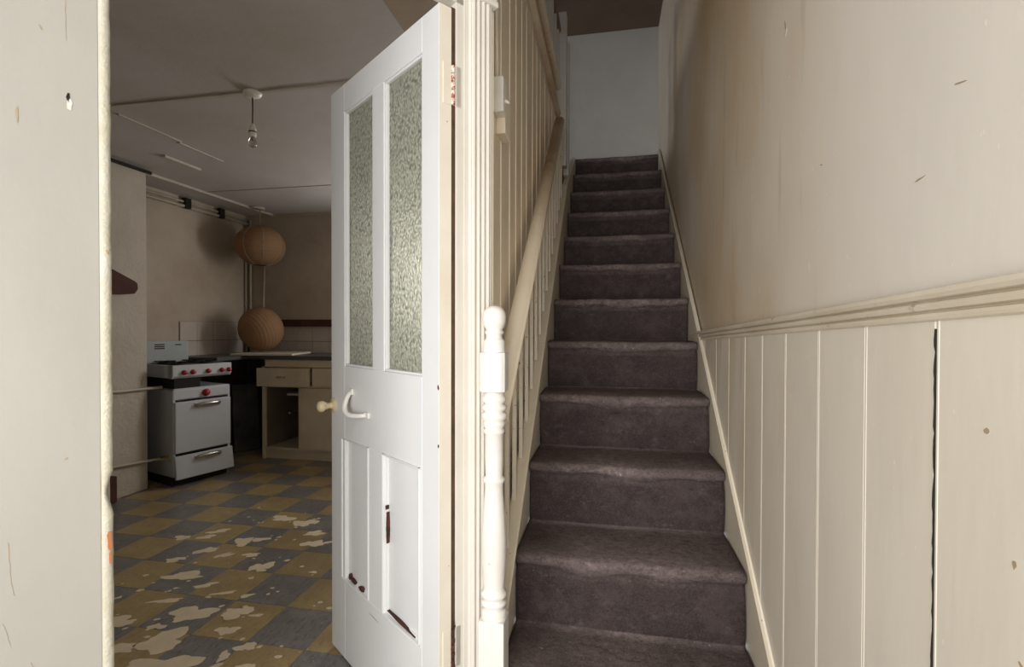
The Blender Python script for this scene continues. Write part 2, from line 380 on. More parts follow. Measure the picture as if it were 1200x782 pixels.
for (s_, z_, rx, ry, an, m) in [(.7035, 1.503, .0022, .0075, 0, M['dark']), (.7020, 1.492, .0030, .010, 0, chipw), (.7035, 1.506, .0012, .0035, .3, M['dark']),
                                (.7615, 1.46, .0016, .010, 0, chipm), (.7095, .935, .0015, .0028, .8, chipm), (.735, 1.60, .001, .004, -.4, chipm),
                                (.668, .79, .0009, .012, 0, chipm), (.668, .86, .0007, .03, 0, chipm)]:
    G().prism(jag(s_, z_, rx, ry, 11, an), 1, FY - .0005, FY + .0006).obj('paint_chip', m, ww)
def crack(pts, w, y, parent, m):
    L = []; Rr = []
    P = []
    for (a, c), (d, e) in zip(pts, pts[1:]):
        for k in range(7):
            t = k / 7; P.append((a + (d - a) * t + random.uniform(-1, 1) * .0006, c + (e - c) * t))
    for i, (x, z) in enumerate(P):
        ww_ = w * (.3 + random.random()); L.append((x - ww_, z)); Rr.append((x + ww_, z + .0003))
    G().prism(L + Rr[::-1], 1, y - .001, y + .0004).obj('crack', m, parent)
crack([(.7035, 1.84), (.704, 1.74), (.7065, 1.66), (.7055, 1.58)], .0004, FY, ww, chipm)
crack([(.775, .82), (.772, .76), (.768, .735)], .0004, FY, ww, chipm)
crack([(.781, .70), (.776, .68), (.7725, .66)], .0004, FY, ww, chipm)
crack([(.752, .63), (.745, .61), (.741, .59)], .0004, FY, ww, chipm)
# jamb (right), reeded architrave, corner block, head
G().box(-.074, -.050, -.03, .004, 0, 2.0, .001).obj('jamb', M['frame'], ww)
pr = [(-.074, 0), (-.074, .007), (-.088, .007), (-.090, .015)]
for c in (-.0985, -.1145, -.1305, -.1465):
    for k in range(5):
        a = math.pi * k / 4; pr.append((c + .007 * math.cos(a), .013 + .007 * math.sin(a)))
pr += [(-.158, .015), (-.160, .004), (-.170, .004), (-.170, 0)]
b = G(); b.prism(pr, 2, 0, 2.015); b.obj('architrave', M['frame'], ww)
g = G(); g.box(-.176, -.070, -.002, .026, 2.012, 2.028, .004); g.box(-.172, -.074, -.002, .022, 2.028, 2.13, .003); g.obj('corner_block', M['frame'], ww)
pr2 = [(x, z) for x, z in pr]
g = G(); g.prism([(.005, 2.03), (.018, 2.035), (.018, 2.10), (.005, 2.11), (-.001, 2.11), (-.001, 2.03)], 0, -.070, 1.0); g.obj('head_architrave', M['frame'], ww)
G().box(-.074, .66, -.03, .004, 1.985, 2.03).obj('head_lining', M['frame'], ww)
# narrow post between architrave and partition
G().box(-.178, -.168, -.10, .001, 0, 2.4).obj('corner_post', M['board_l'], ww)

# ---- kitchen shell
KC = 2.25
kf = st(G().box(-3.4, -.075, -.2, 4.5, -.1, -.004).obj('floor_kitchen', plain('dark floor bedding', (.05, .04, .03), .9)), 'chequered ochre and slate tiled kitchen floor with pale paint patches', 'floor')
T = .2355; shared = {}
k = 0
for ix in range(-10, 4):
    for iy in range(-5, 11):
        x0 = -1.0 + ix * T; y0 = 1.82 + iy * T
        if x0 + T < -3.28 or x0 > -.16 or y0 > 4.4: continue
        if (x0 + .12) - (-.136) > (y0 - 1.213) * .75 + .1: continue
        gry = (ix + iy) % 2 != 0
        x1 = min(x0 + T, -.116)
        g = G().box(x0 + .0007, x1 - .0007, y0 + .0007, y0 + T - .0007, -.006, random.uniform(-.0004, .0003), .0004, 1)
        g.obj('tile', M['tile_g'] if gry else M['tile_y'], kf); k += 1
# pale screed patches (x, y, rx, ry, angle)
def patch(cx, cy, rx, ry, ang):
    ph = [random.uniform(0, 6.28) for _ in range(5)]; o = []
    for i in range(34):
        a = 2 * math.pi * i / 34
        k = 1 + .22 * math.sin(2 * a + ph[0]) + .20 * math.sin(3 * a + ph[1]) + .13 * math.sin(5 * a + ph[2]) + .07 * math.sin(9 * a + ph[3]) + random.uniform(-.05, .05)
        x = math.cos(a) * rx * k; y = math.sin(a) * ry * k
        o.append((cx + x * math.cos(ang) - y * math.sin(ang), cy + x * math.sin(ang) + y * math.cos(ang)))
    return o
PATCH = [(-1.62,1.955,.085,.035,.1),(-1.34,1.70,.075,.055,.4),(-1.17,1.74,.06,.035,.2),(-1.30,1.53,.08,.06,.2),(-1.12,1.63,.035,.028,0),(-1.19,1.42,.10,.05,.3),
         (-1.42,1.46,.06,.03,.2),(-.98,1.56,.03,.025,.5),(-1.02,1.50,.018,.025,0),(-1.02,1.43,.05,.014,.9),(-.89,1.43,.045,.05,0),(-1.52,1.76,.06,.015,.5),(-1.46,1.90,.05,.014,.6),
         (-1.62,2.33,.05,.045,.6),(-1.73,2.20,.05,.03,.9),(-1.45,2.62,.06,.05,.1),(-1.62,2.66,.06,.045,0),(-1.31,2.50,.055,.028,.5),(-1.24,2.38,.05,.04,.2),(-1.33,2.10,.045,.045,.2),
         (-1.86,2.34,.05,.02,.4),(-1.98,2.31,.045,.025,.3),(-1.85,2.42,.05,.025,.5),(-1.55,2.37,.05,.02,.2),(-1.60,2.17,.045,.018,.8),(-1.47,2.2,.04,.02,.4),(-1.17,2.41,.03,.012,.8),(-1.04,2.42,.035,.018,.4),
         (-1.80,2.08,.04,.025,.2),(-1.57,1.60,.05,.035,.3),(-1.22,1.86,.028,.012,.4),(-1.33,1.86,.04,.013,.5),(-1.08,1.74,.022,.01,.3),(-1.40,1.60,.03,.018,.3),(-.84,1.36,.03,.03,.2),(-1.06,2.10,.015,.012,0)]
for (x, y, rx, ry, a) in PATCH:
    G().prism(patch(x, y, rx * 1.0, ry * 1.0, a), 2, -.002, .0011).obj('paint_patch', M['screed'], kf)
for _ in range(110):
    x = random.uniform(-1.9, -.75); y = random.uniform(1.35, 2.8); r_ = random.uniform(.003, .010)
    G().prism(jag(x, y, r_ * 1.4, r_, 7, random.random(), .4), 2, -.002, .0010).obj('paint_spot', M['screed'], kf)
st(G().box(-3.4, -3.27, -.2, 4.5, 0, KC).obj('wall_kitchen_left', M['k_wall']), 'stained kitchen wall behind the cooker', 'wall')
wkl = bpy.data.objects['wall_kitchen_left']
wkb = st(G().box(-3.4, -.075, 4.40, 4.5, 0, KC).obj('wall_kitchen_back', M['k_wall']), 'stained kitchen back wall above the cupboard', 'wall')
st(G().box(-3.4, -1.1, -.2, -.06, 0, KC).obj('wall_kitchen_front', M['k_wall']), 'kitchen wall on the near side', 'wall')
st(G().box(-3.4, -.09, -.2, 4.5, KC, 2.40).obj('ceiling_kitchen', M['k_ceil']), 'dingy kitchen ceiling with surface cables and battens', 'ceiling')
kc = bpy.data.objects['ceiling_kitchen']
# chimney breast with lumpy face
st(G().box(-3.27, -2.90, -.06, 2.965, 0, KC, .012, 3).obj('wall_chimney', M['k_chim']), 'lumpy cream chimney breast left of the cooker', 'chimney breast')
ch = bpy.data.objects['wall_chimney']
G().box(-.42, -.116, 1.45, 4.4, KC - .07, KC).obj('trim_2', M['brown']); st(bpy.data.objects['trim_2'], 'brown beam across the kitchen ceiling above the open door', 'beam')
# ceiling battens, cable, joints
G().box(-3.2, -.42, 2.075, 2.098, KC - .007, KC + .001, .002).obj('cable_trunking', M['batten'], kc)
G().box(-2.228, -2.212, 2.17, 2.56, KC - .006, KC + .001, .001).obj('batten', M['batten'], kc)
G().box(-2.258, -2.238, 2.57, 2.92, KC - .006, KC + .001, .001).obj('batten', M['batten'], kc)
G().box(-2.55, -2.515, 2.74, 3.03, KC - .014, KC + .001, .001).obj('batten', M['batten'], kc)
G().box(-2.98, -2.945, 3.0, 4.40, KC - .018, KC + .001, .001).obj('batten', M['batten'], kc)
G().box(-2.96, -.42, 4.375, 4.40, KC - .02, KC + .001, .001).obj('batten', M['batten'], kc)
G().box(-2.96, -.42, 3.55, 3.565, KC - .004, KC + .001).obj('batten', M['batten'], kc)
G().lathe([(.0, 0), (.05, 0), (.055, .008), (.05, .016), (0, .016)], 20).obj('ceiling_patch', M['batten'], kc, (-2.90, 4.08, KC - .016))
G().tube([(-3.235, 2.97, 2.165), (-3.235, 4.38, 2.165)], .014).obj('pipe', M['pipe'], wkl)
G().tube([(-3.24, 2.97, 2.205), (-3.24, 4.38, 2.200)], .010).obj('pipe', M['pipe'], wkl)
g = G(); [g.box(-3.25, -3.215, y, y + .06, 2.15, 2.235) for y in (3.1, 3.62, 4.0)]; g.obj('pipe_bracket', M['dark'], wkl)
G().tube([(-2.88, 1.5, 2.225), (-2.88, 2.98, 2.225)], .012).obj('pipe', M['dark'], ch)
G().tube([(-3.250, 4.375, .90), (-3.250, 4.375, 2.2)], .012).obj('pipe', M['pipe'], wkb)
G().tube([(-3.205, 4.380, .90), (-3.205, 4.380, 2.2)], .012).obj('pipe', M['pipe'], wkb)
G().tube([(-3.06, 4.392, 1.1), (-3.07, 4.392, 1.4), (-3.055, 4.392, 1.8)], .009).obj('conduit', M['pipe'], wkb)
# wall tiles
G().box(-3.274, -3.267, 3.60, 4.40, .86, 1.192).obj('grout', M['grout'], wkl)
ys = [3.605, 3.782, 3.965, 4.15, 4.34]
for a, b in zip(ys, ys[1:]):
    for z0, z1 in ((.86, 1.022), (1.026, 1.190)): G().box(-3.27, -3.262, a + .0015, b - .0015, z0, z1, .0015, 1).obj('tile', M['wall_tile'], wkl)
G().box(-3.27, -1.6, 4.397, 4.404, .86, 1.19).obj('grout', M['grout'], wkb)
for i in range(9):
    x1 = -1.66 - .175 * i
    for z0, z1 in ((.86, 1.005), (1.009, 1.18)): G().box(x1 - .1735, x1 - .0015, 4.392, 4.40, z0, z1, .0015, 1).obj('tile', M['wall_tile'], wkb)
# near-black sheets over the lower walls beside the cooker
G().box(-3.275, -3.262, 2.97, 4.40, 0, .86).obj('black_lining', M['black'], wkl)
G().box(-3.27, -2.70, 4.388, 4.402, 0, .86).obj('black_lining', M['black'], wkb)
# window behind the open door
wn_ = thing('window_1', 'kitchen window behind the open glazed door', 'window', (-.95, 4.40, 1.5), 0, None, 'structure')
g = G(); g.box(-.46, .46, -.03, .0, .46, .52); g.box(-.46, .46, -.03, 0, -.52, -.46); g.box(-.46, -.41, -.03, 0, -.5, .5); g.box(.41, .46, -.03, 0, -.5, .5)
g.obj('window_frame', M['frame'], wn_)

# ============================================================ DOOR
RD = math.atan2(.603, -.798)
dr = thing('door_1', 'open white half-glazed kitchen door with two obscure glass panes', 'door', B0, RD, None, 'structure')
DT = .037; Z0, Z1, DW = .008, 1.966, .685
def dbox(n, x0, x1, z0, z1, m=M['door'], y0=-DT, y1=0, bev=.0012): return G().box(x0, x1, y0, y1, z0, z1, bev, 1).obj(n, m, dr)
dbox('stile', .0006, .082, Z0, Z1); dbox('stile', .574, DW, Z0, Z1)
dbox('door_edge', 0, .0015, Z0 + .001, Z1 - .001, M['door_edge'], -DT, -.0005, 0)
dbox('rail', .082, .574, 1.872, Z1); dbox('rail', .082, .574, .765, 1.012); dbox('rail', .082, .574, Z0, .280)
dbox('muntin', .294, .368, 1.012, 1.872); dbox('muntin', .302, .396, .280, .765)
for x0, x1 in ((.082, .294), (.368, .574)):
    G().box(x0 - .004, x1 + .004, -.021, -.016, 1.008, 1.876).obj('glass_pane', M['glass'], dr)
    g = G()      # glazing bead
    bp = [(0, 0), (.009, 0), (.007, .008), (.0, .012)]
    for (xa, xb, za, zb) in ((x0, x0 + .008, 1.012, 1.872), (x1 - .008, x1, 1.012, 1.872), (x0, x1, 1.012, 1.020), (x0, x1, 1.864, 1.872)):
        g.box(xa, xb, -.016, -.003, za, zb, .003, 2)
    g.obj('glazing_bead', M['door'], dr)
for (x0, x1, n) in ((.082, .302, 'r'), (.396, .596, 'l')):
    z0, z1 = .280, .765
    x0_ = x0 + (.012 if n == 'r' else 0)
    if n == 'r': dbox('stile_strip', .082, .094, z0, z1)
    G().box(x0_ - .003, x1 + .003, -.024, -.013, z0 - .003, z1 + .003).obj('panel', M['door'], dr)
    g = G()
    def mould(a, c, o):
        pass
    pf = [(0, -.014), (.013, -.013), (.012, -.008), (.006, -.006), (.004, .003), (0, .004)]
    # moulding: left/right run in z, top/bottom run in x
    g.sweep([(a, c) for a, c in pf], (x0_, 0, z0), (x0_, 0, z1), (1, 0, 0), (0, 1, 0)); g.sweep(pf, (x1, 0, z0), (x1, 0, z1), (-1, 0, 0), (0, 1, 0))
    g.sweep(pf, (x0_, 0, z1), (x1, 0, z1), (0, 0, -1), (0, 1, 0)); g.sweep(pf, (x0_, 0, z0), (x1, 0, z0), (0, 0, 1), (0, 1, 0))
    g.obj('panel_moulding', M['door'], dr)
# rotted splits
def split(pts, y0=-.006, y1=.0006): G().prism(pts, 1, y0, y1).obj('split', M['rust'], dr)
def strip(x0, z0, x1, z1, w, n=9):
    a = []; c = []
    dx, dz = x1 - x0, z1 - z0; L = math.hypot(dx, dz); nx, nz = -dz / L, dx / L
    for i in range(n + 1):
        t = i / n; ww_ = w * math.sin(math.pi * min(max(t, .08), .92)) * random.uniform(.6, 1.1)
        a.append((x0 + dx * t + nx * ww_, z0 + dz * t + nz * ww_)); c.append((x0 + dx * t - nx * ww_, z0 + dz * t - nz * ww_))
    return a + c[::-1]
split(strip(.283, .592, .283, .498, .0040), -.012, -.002)
split(strip(.282, .297, .125, .288, .0038), -.012, -.003)
split(jag(.287, .606, .0015, .006, 9), -.012, -.001); split(jag(.305, .452, .0035, .005, 9), -.004, .0006); split(jag(.306, .545, .0022, .003, 9), -.004, .0006)
split(jag(.545, .300, .006, .008, 9), -.012, -.002); split(strip(.54, .298, .50, .291, .006), -.012, -.002); split(strip(.475, .292, .44, .290, .008), -.012, -.002)
split(strip(.392, .244, .33, .240, .0008), -.004, .0004)
split(jag(.004, .99, .003, .008, 9), -.004, .0006); split(jag(.004, .84, .0025, .005, 9), -.004, .0006)
# knob
kn = G().lathe([(0, 0), (.024, 0), (.026, .003), (.023, .007), (.012, .009), (.010, .016), (.0095, .024), (.013, .027), (.011, .031), (.015, .035), (.019, .041), (.0195, .049), (.016, .056), (.008, .0605), (0, .061)], 28,
               Matrix.Rotation(R(-90), 4, 'X')).obj('knob', M['knob'], dr, (.662, 0, .868)); kn['label'] = 'ivory round door knob'
pts = []
for i in range(15):
    t = i / 14; a = math.pi * t
    x = .515 - .112 * t + .030 * math.sin(a); z = .930 - .064 * t - .030 * math.sin(a); y = .004 + .030 * math.sin(a) ** .7
    pts.append((x, y, z))
g = G().tube(pts, [.007 + .0015 * math.sin(math.pi * i / 14) for i in range(15)], 10)
g.box(.385, .415, 0, .008, .857, .876, .003); g.box(.502, .526, 0, .008, .920, .940, .003)
h = g.obj('pull_handle', M['plastic'], dr); h['label'] = 'white curved pull handle'
G().lathe([(0, 0), (.0035, 0), (.003, .002), (0, .003)], 12, Matrix.Rotation(R(-90), 4, 'X')).obj('screw', M['dark'], h, (.408, .008, .867))
# hinges: leaves on door edge and jamb
for zc, m2 in ((1.768, M['frame']), (.305, M['frame'])):
    hg = G().box(-.0025, .0, -.036, -.010, zc - .053, zc + .053, .001, 1).obj('hinge', M['door_edge'], dr)
    # knuckle in the gap
    kg = G()
    for i in range(5): kg.tube([(-.002, -.041, zc - .05 + i * .0205), (-.002, -.041, zc - .032 + i * .0205)], .0052, 12)
    kg.obj('knuckle', M['rust'] if zc < 1 else M['hinge_p'], hg)
    G().box(-.004, -.0015, -.066, -.046, zc - .053, zc + .053, .001, 1).obj('leaf', M['frame'], hg)
g = G()
for i in range(26):
    z = .245 + i * .005; g.prism(jag(-.0415 - .0035 * math.sin(i * .9), z, .0035, .005, 7), 0, -.004, -.0030)
g.obj('rust_streak', M['rust'], dr)
# shade in the gap between door edge and jamb, painted as a red-brown strip
G().box(.001, .003, -.052, -.037, .02, 1.97).obj('gap_shadow_board', paint('brown gap shade', (.10, .05, .03), (.05, .03, .02), .9, 20), dr)

# ============================================================ STAIRS
sc = thing('staircase', 'steep painted wooden staircase between the boarded walls under the brown carpet', 'staircase', (0, Y1, 0))
def sy(y): return y - Y1
for k in range(12):
    y0 = Y1 + (k - 1) * GO; z = RISE * (k + 1)
    if k < 11:
        G().box(.002, WID + .004, sy(y0 + .022), sy(y0 + GO + .030), z - .050, z - .022, .003, 1).obj('tread', M['brown'], sc)
    else:
        G().box(.002, WID + .004, sy(y0 + .022), sy(4.40), z - .050, z - .022).obj('tread', M['brown'], sc)
    G().box(.002, WID + .004, sy(y0 + .026), sy(y0 + .036), z - RISE, z - .03).obj('riser', M['brown'], sc)
# right string, bead along the top
def RS(y): return nosing_z(y) + .012
ya, yb = 1.12, 4.36
G().prism([(sy(ya), 0), (sy(ya), RS(ya)), (sy(yb), RS(yb)), (sy(yb), RS(yb) - .55), (sy(ya + .6), 0)], 0, WID + .005, .700).obj('right_string', M['stringer'], sc)
G().tube([(.697, sy(ya), RS(ya)), (.697, sy(yb), RS(yb))], .0065, 10).obj('string_bead', M['dado'], sc)
# left string: capped
def LS(y): return .538 + (y - 1.72) * .878 + .0
def lz(y): return .584 + (y - 1.72) * (1.60 - .584) / (2.87 - 1.72)
yc, yd = 1.30, 3.45
G().prism([(sy(yc), 0), (sy(yc), lz(yc)), (sy(yd), lz(yd)), (sy(4.36), 2.62), (sy(4.36), 1.9), (sy(2.0), 0)], 0, -.036, -.001, .002).obj('left_string', M['stringer'], sc)
G().sweep([(-.040, 0), (.004, 0), (.004, .010), (-.002, .014), (-.034, .014), (-.040, .010)], (0, sy(yc), lz(yc)), (0, sy(yd), lz(yd)), (1, 0, 0), (0, 0, 1)).obj('string_cap', M['stringer'], sc)

# carpet: one runner following treads and risers
def carpet():
    path = []
    z = 0.02; nose = .020
    for k in range(12):
        y0 = Y1 + (k - 1) * GO; zt = RISE * (k + 1); zb = RISE * k
        yr = y0 + .010
        for i in range(6): path.append((yr + .0 - .003 * math.sin(math.pi * i / 6), zb + .004 + (RISE - .045) * i / 6, .06, k))
        # nosing roll
        for i in range(7):
            a = -math.pi / 2 + math.pi * i / 6
            if i < 6: path.append((y0 + nose - nose * math.cos(a * .95) , zt - nose * .9 + nose * .9 * math.sin(a), .5 if i < 2 else 1.0, k))
        end = Y1 + k * GO + .008 if k < 11 else 4.62
        for i in range(8): path.append((y0 + nose + .01 + (end - y0 - nose - .01) * (i / 7), zt, (1.0, .9, .75, .65, .6, .6, .7, .8)[i], k))  # tread tops toned paler than the risers, besides the worn nosing
    nx = 48; b = bmesh.new(); lay = None; rows = []; wear_tone = []
    for (y, z, w, k) in path:
        row = []
        for i in range(nx + 1):
            u = i / nx; x = .002 + (WID - .002) * u
            sag = noise.noise((x * 8, k * 3.7, 1.3)) * .9 + .5
            mid = math.sin(math.pi * u)
            yy = y + .004 * noise.noise((x * 6, y * 7, z * 7 + k)) ; zz_ = z + .003 * noise.noise((x * 9, y * 9, z * 4))
            if w == .5: zz_ -= .030 * mid * sag
            if w == .06: yy += -.005 * noise.noise((x * 4, k, z * 10))
            if w >= 1.0: zz_ -= .004 * mid * sag
            row.append(b.verts.new((x, sy(yy), zz_)))
            wear_tone.append(w * (.5 + .5 * mid) * (1.0 if w > .1 else 1))
        rows.append(row)
    for a, c in zip(rows, rows[1:]):
        for i in range(nx): b.faces.new((a[i], a[i + 1], c[i + 1], c[i]))
    bmesh.ops.recalc_face_normals(b, faces=b.faces[:])
    for f in b.faces: f.smooth = True
    me = bpy.data.meshes.new('stair_carpet'); b.to_mesh(me); b.free()
    at = me.attributes.new('wear_tone', 'FLOAT', 'POINT')
    for i, v in enumerate(wear_tone): at.data[i].value = v
    me.materials.append(M['carpet'])
    o = link('stair_carpet', me, None, (0, Y1, 0)); so = o.modifiers.new('thickness', 'SOLIDIFY'); so.thickness = .008; so.offset = -1
    tag(o, 'worn purplish brown carpet running up the whole staircase', 'carpet')
carpet()
tag(G().prism(jag(0, 0, .016, .010, 9, .1, .2), 2, 0, .0015).obj('paper_scrap', M['paper_scrap'], None, (.135, 1.285, RISE + .006), 0), 'small pale grey paper scrap on the lowest carpeted step', 'paper')

# ============================================================ BANISTER
bn = thing('banister', 'cream stair banister with turned white newel post and round handrail', 'banister', (-.010, 1.29, 0))
nz = lambda y: y / .8667 if False else y
prof = [(0, .9), (.030, .9)]
nw = bpy.data.objects.new('newel_post', None)
def zz2(py): # heights read for the post
    return py
g = G()
g.box(-.034, .034, -.034, .034, 0, .375, .004)                        # square foot
g.lathe([(.030, .360), (.033, .375), (.033, .395), (.0255, .402), (.0335, .410), (.0335, .418), (.0255, .424), (.034, .432), (.034, .440), (.028, .447),
         (.027, .455), (.030, .49), (.0325, .54), (.0325, .58), (.0295, .64), (.026, .69), (.024, .715), (.025, .730), (.029, .738), (.029, .744), (.0225, .750),
         (.0245, .80), (.0245, .862), (.028, .866), (.028, .873), (.0235, .877), (.029, .884), (.029, .892), (.0275, .898), (.034, .905), (.034, .915), (.0245, .921),
         (.033, .928), (.033, .936), (.0240, .942), (.032, .950), (.032, .957), (.027, .963), (.027, .975)], 32)
g.prism([(-.034 + .010, -.034), (.034 - .010, -.034), (.034, -.034 + .010), (.034, .034 - .010), (.024, .034), (-.024, .034), (-.034, .024), (-.034, -.024)], 2, .975, 1.078, .003)
g.lathe([(.030, 1.070), (.030, 1.082), (.0285, 1.086), (.0285, 1.108), (.024, 1.112), (.021, 1.118), (.021, 1.124), (.025, 1.128), (.025, 1.133), (.021, 1.137),
         (.027, 1.146), (.0305, 1.158), (.031, 1.170), (.029, 1.183), (.023, 1.193), (.013, 1.1995), (0, 1.2015)], 32)
nwo = g.obj('newel_post', M['newel'], bn); nwo['label'] = 'turned white newel post with ball top'
# handrail
def rz(y): return 1.17 + (y - 1.678) * .878
RXc = -.017 + .010
p0 = Vector((RXc, 1.33, rz(1.33) + 0)); 
hp = []; 
for i in range(25):
    y = 1.40 + (3.02 - 1.40) * i / 24; hp.append((RXc, y - 1.29, rz(y)))
g = G(); prr = [(.0, .030), (.016, .027), (.027, .016), (.031, .002), (.028, -.012), (.020, -.021), (.012, -.026), (-.012, -.026), (-.020, -.021), (-.028, -.012), (-.031, .002), (-.027, .016), (-.016, .027)]
g.sweep(prr, (RXc, 1.352 - 1.29, rz(1.352)), (RXc, 3.10 - 1.29, rz(3.10)), (1, 0, 0), (0, -.659, .752))
hr = g.obj('handrail', M['rail'], bn)
for f in hr.data.polygons: f.use_smooth = len(f.vertices) == 4
# spindles (loop, one mesh per length)
y = 1.55
while y < 3.36:
    z0 = lz(y) + .010; z1 = min(rz(y) - .015, 2.56)
    if y > 3.05: z1 = 2.38
    G().box(-.024, -.010, y - 1.29 - .011, y - 1.29 + .011, z0, z1, .0015, 1).obj('spindle', M['spindle'], bn)
    y += .168 * .5 if False else .126
# landing balustrade
lb = thing('landing_balustrade', 'pale landing balustrade of horizontal rails and white posts at the stair head', 'balustrade', (-.06, 3.45, 2.585))
def lrail(z, y0, y1, m, r=.022, x=0):
    return G().sweep([(r * math.cos(i * math.pi / 6), 1.15 * r * math.sin(i * math.pi / 6)) for i in range(12)], (x, y0 - 3.45, z - 2.585), (x, y1 - 3.45, z - 2.585), (1, 0, 0), (0, 0, 1)).obj('rail', m, lb)
lrail(2.60, 1.51, 3.42, M['rail']); lrail(2.785, 1.51, 3.70, M['board_l'], .024)
G().box(-.040, -.024, 1.6 - 3.45, 3.42 - 3.45, .03, .19).obj('fascia', paint('orange brown varnish', (.42, .25, .13), (.52, .36, .22), .4, 6), lb)
G().box(-.012, .058, -.04, .03, -.34, .70, .004).obj('post', M['landing'], lb)
G().box(.020, .058, .18, .24, -.34, .62, .004).obj('post', M['landing'], lb)
for i in range(6):
    yy = 2.55 + .17 * i - 3.45 - .04
    G().box(-.012, .012, yy, yy + .028, .215, .56, .002, 1).obj('spindle', M['landing'], lb)
lrail(3.165, 1.51, 3.42, M['upceil'], .022)

# light switch box on the partition
sw = thing('light_switch', 'white surface light switch box on the board partition beside the door frame', 'switch', (PX + .0, 1.545, 1.825))
G().box(0, .034, 0, .05, 0, .112, .005, 2).obj('switch_box', M['plastic'], sw)
G().tube([(.032, .03, .045), (.048, .03, .036)], [.006, .004], 10).obj('toggle', M['plastic'], sw)
G().box(0, .030, .05, .14, -.05, .09, .003).obj('pattress', M['board_l'], sw)
G().tube([(.012, .01, .105), (.010, .008, .30), (.012, .01, .60)], .0045, 8).obj('cable', M['frame'], sw)

# ============================================================ COOKER
ck = thing('cooker', 'old white enamel gas cooker with red knobs beside the chimney breast', 'cooker', (-2.748, 3.018, 0), math.atan2(.952, .3065))
# local x along the front to the right, local y into the cooker (behind the front)
D = .40; Wd = .415
G().box(.01, Wd - .01, .03, D, 0, .075).obj('plinth', M['dark'], ck)
g = G(); g.box(0, .018, 0, D, .070, .70, .004); g.box(Wd - .018, Wd, 0, D, .070, .70, .004); g.box(0, Wd, D - .02, D, .07, .70); g.box(.0, Wd, 0, D, .682, .70, .004); g.box(0, Wd, .004, D, .07, .09); g.box(.01, Wd - .01, .012, .03, .615, .69, .002)
g.obj('body', M['enamel'], ck)
G().box(.004, Wd - .004, -.002, .014, .622, .688, .004).obj('control_strip', M['enamel'], ck)
od = G().box(.004, Wd - .006, -.022, .006, .238, .606, .010, 3).obj('oven_door', M['enamel'], ck)
def handle(par, zc, xa, xb, y):
    P = [(xa, y, zc), (xa + .01, y - .022, zc + .006), (xa + .03, y - .030, zc + .009), ((xa + xb) / 2, y - .032, zc + .010), (xb - .03, y - .030, zc + .009), (xb - .01, y - .022, zc + .006), (xb, y, zc)]
    g = G().tube(P, [.012, .013, .013, .013, .013, .013, .012], 12); g.box(xa - .008, xb + .008, y - .003, y + .002, zc - .018, zc + .018, .002)
    g.obj('handle', M['chrome'], par)
handle(od, .570, .145, .315, -.022)
dw = G().box(0, Wd + .004, -.022, .008, 0, .165, .006, 2).obj('drawer', M['enamel'], ck, (.004, -.020, .052)); dw.rotation_euler = (R(-9), R(0), 0)
handle(dw, .130, .140, .315, -.022)
G().box(.01, Wd - .01, .01, .02, .2, .245).obj('gap', M['dark'], ck)
G().lathe([(0, 0), (.026, 0), (.028, .006), (.022, .014), (.020, .026), (0, .028)], 20, Matrix.Rotation(R(90), 4, 'X')).obj('thermostat_knob', M['red'], ck, (.229, -.002, .655))
# raised hob tray
g = G(); g.prism([(-.010, .868), (-.010, .790), (.012, .772), (.05, .772), (.05, .868)], 0, -.004, Wd + .008, .004); g.box(-.004, .014, .0, D, .775, .868, .004); g.box(Wd - .010, Wd + .008, .0, D, .775, .868, .004)
g.obj('hob_panel', M['enamel'], ck)
G().box(.012, Wd - .008, .03, D, .845, .866).obj('hob_tray', M['dark'], ck)
g = G()
for x in (.10, .30):
    for y in (.12, .30):
        g.lathe([(0, .866), (.045, .866), (.045, .876), (.03, .880), (0, .880)], 16, Matrix.Translation((x, y, 0)))
        for a in (0, 45, 90, 135): g.box(-.07, .07, -.003, .003, .880, .888, mat=Matrix.Translation((x, y, 0)) @ Matrix.Rotation(R(a), 4, 'Z'))
g.obj('burner_grid', M['dark'], ck)
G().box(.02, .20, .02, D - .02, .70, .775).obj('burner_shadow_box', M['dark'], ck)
g = G(); g.box(.02, Wd - .01, D - .03, D - .01, .70, .80); g.obj('back_leg', M['dark'], ck)
for i, x in enumerate((.073, .132, .243, .346, .400)):
    G().lathe([(0, 0), (.017, 0), (.019, .004), (.015, .010), (.014, .022), (.009, .026), (0, .027)], 18, Matrix.Rotation(R(90), 4, 'X')).obj('knob', M['red'], ck, (x, -.010, .815))
sp = G().box(-.02, .30, D - .045, D - .01, .868, 1.035, .006, 2).obj('splashback', M['grey_metal'], ck)
for (xa, xb, z) in ((.055, .125, .975), (.055, .125, .990), (.055, .125, 1.005), (.20, .245, 1.002)): G().box(xa, xb, D - .0462, D - .044, z, z + .008).obj('vent', M['dark'], sp)

# gas pipes on the chimney breast
gp = thing('gas_pipe', 'low painted gas pipe with brass tap running into the cooker side', 'pipe', (-2.88, 2.2, .25))
G().tube([(0, 0, .03), (0, .55, -.028), (.003, .80, -.05), (.06, .83, -.05), (.085, .835, -.05)], .0105, 10).obj('tube', M['pipe'], gp)
G().tube([(.045, .80, -.035), (.085, .83, -.04), (.11, .835, -.075)], .008, 8).obj('tap', M['brass'], gp)
tag(G().tube([(0, 0, 0), (0, .55, -.028), (0, .79, -.035), (.02, .84, -.035)], .0115, 10).obj('upper_pipe', M['pipe'], None, (-2.88, 2.2, .745)), 'upper painted pipe crossing the chimney breast to the cooker', 'pipe')
tag(G().prism([(-.35, .165), (-.02, .160), (.125, .10), (.150, .085), (.153, .045), (.13, .012), (.03, .0), (-.35, 0)], 0, 0, .035, .004).obj('mantel_bracket', M['wood_dark'], None, (-2.898, 2.71, 1.356)), 'dark red-brown pointed wooden mantel end on the chimney breast', 'mantel')
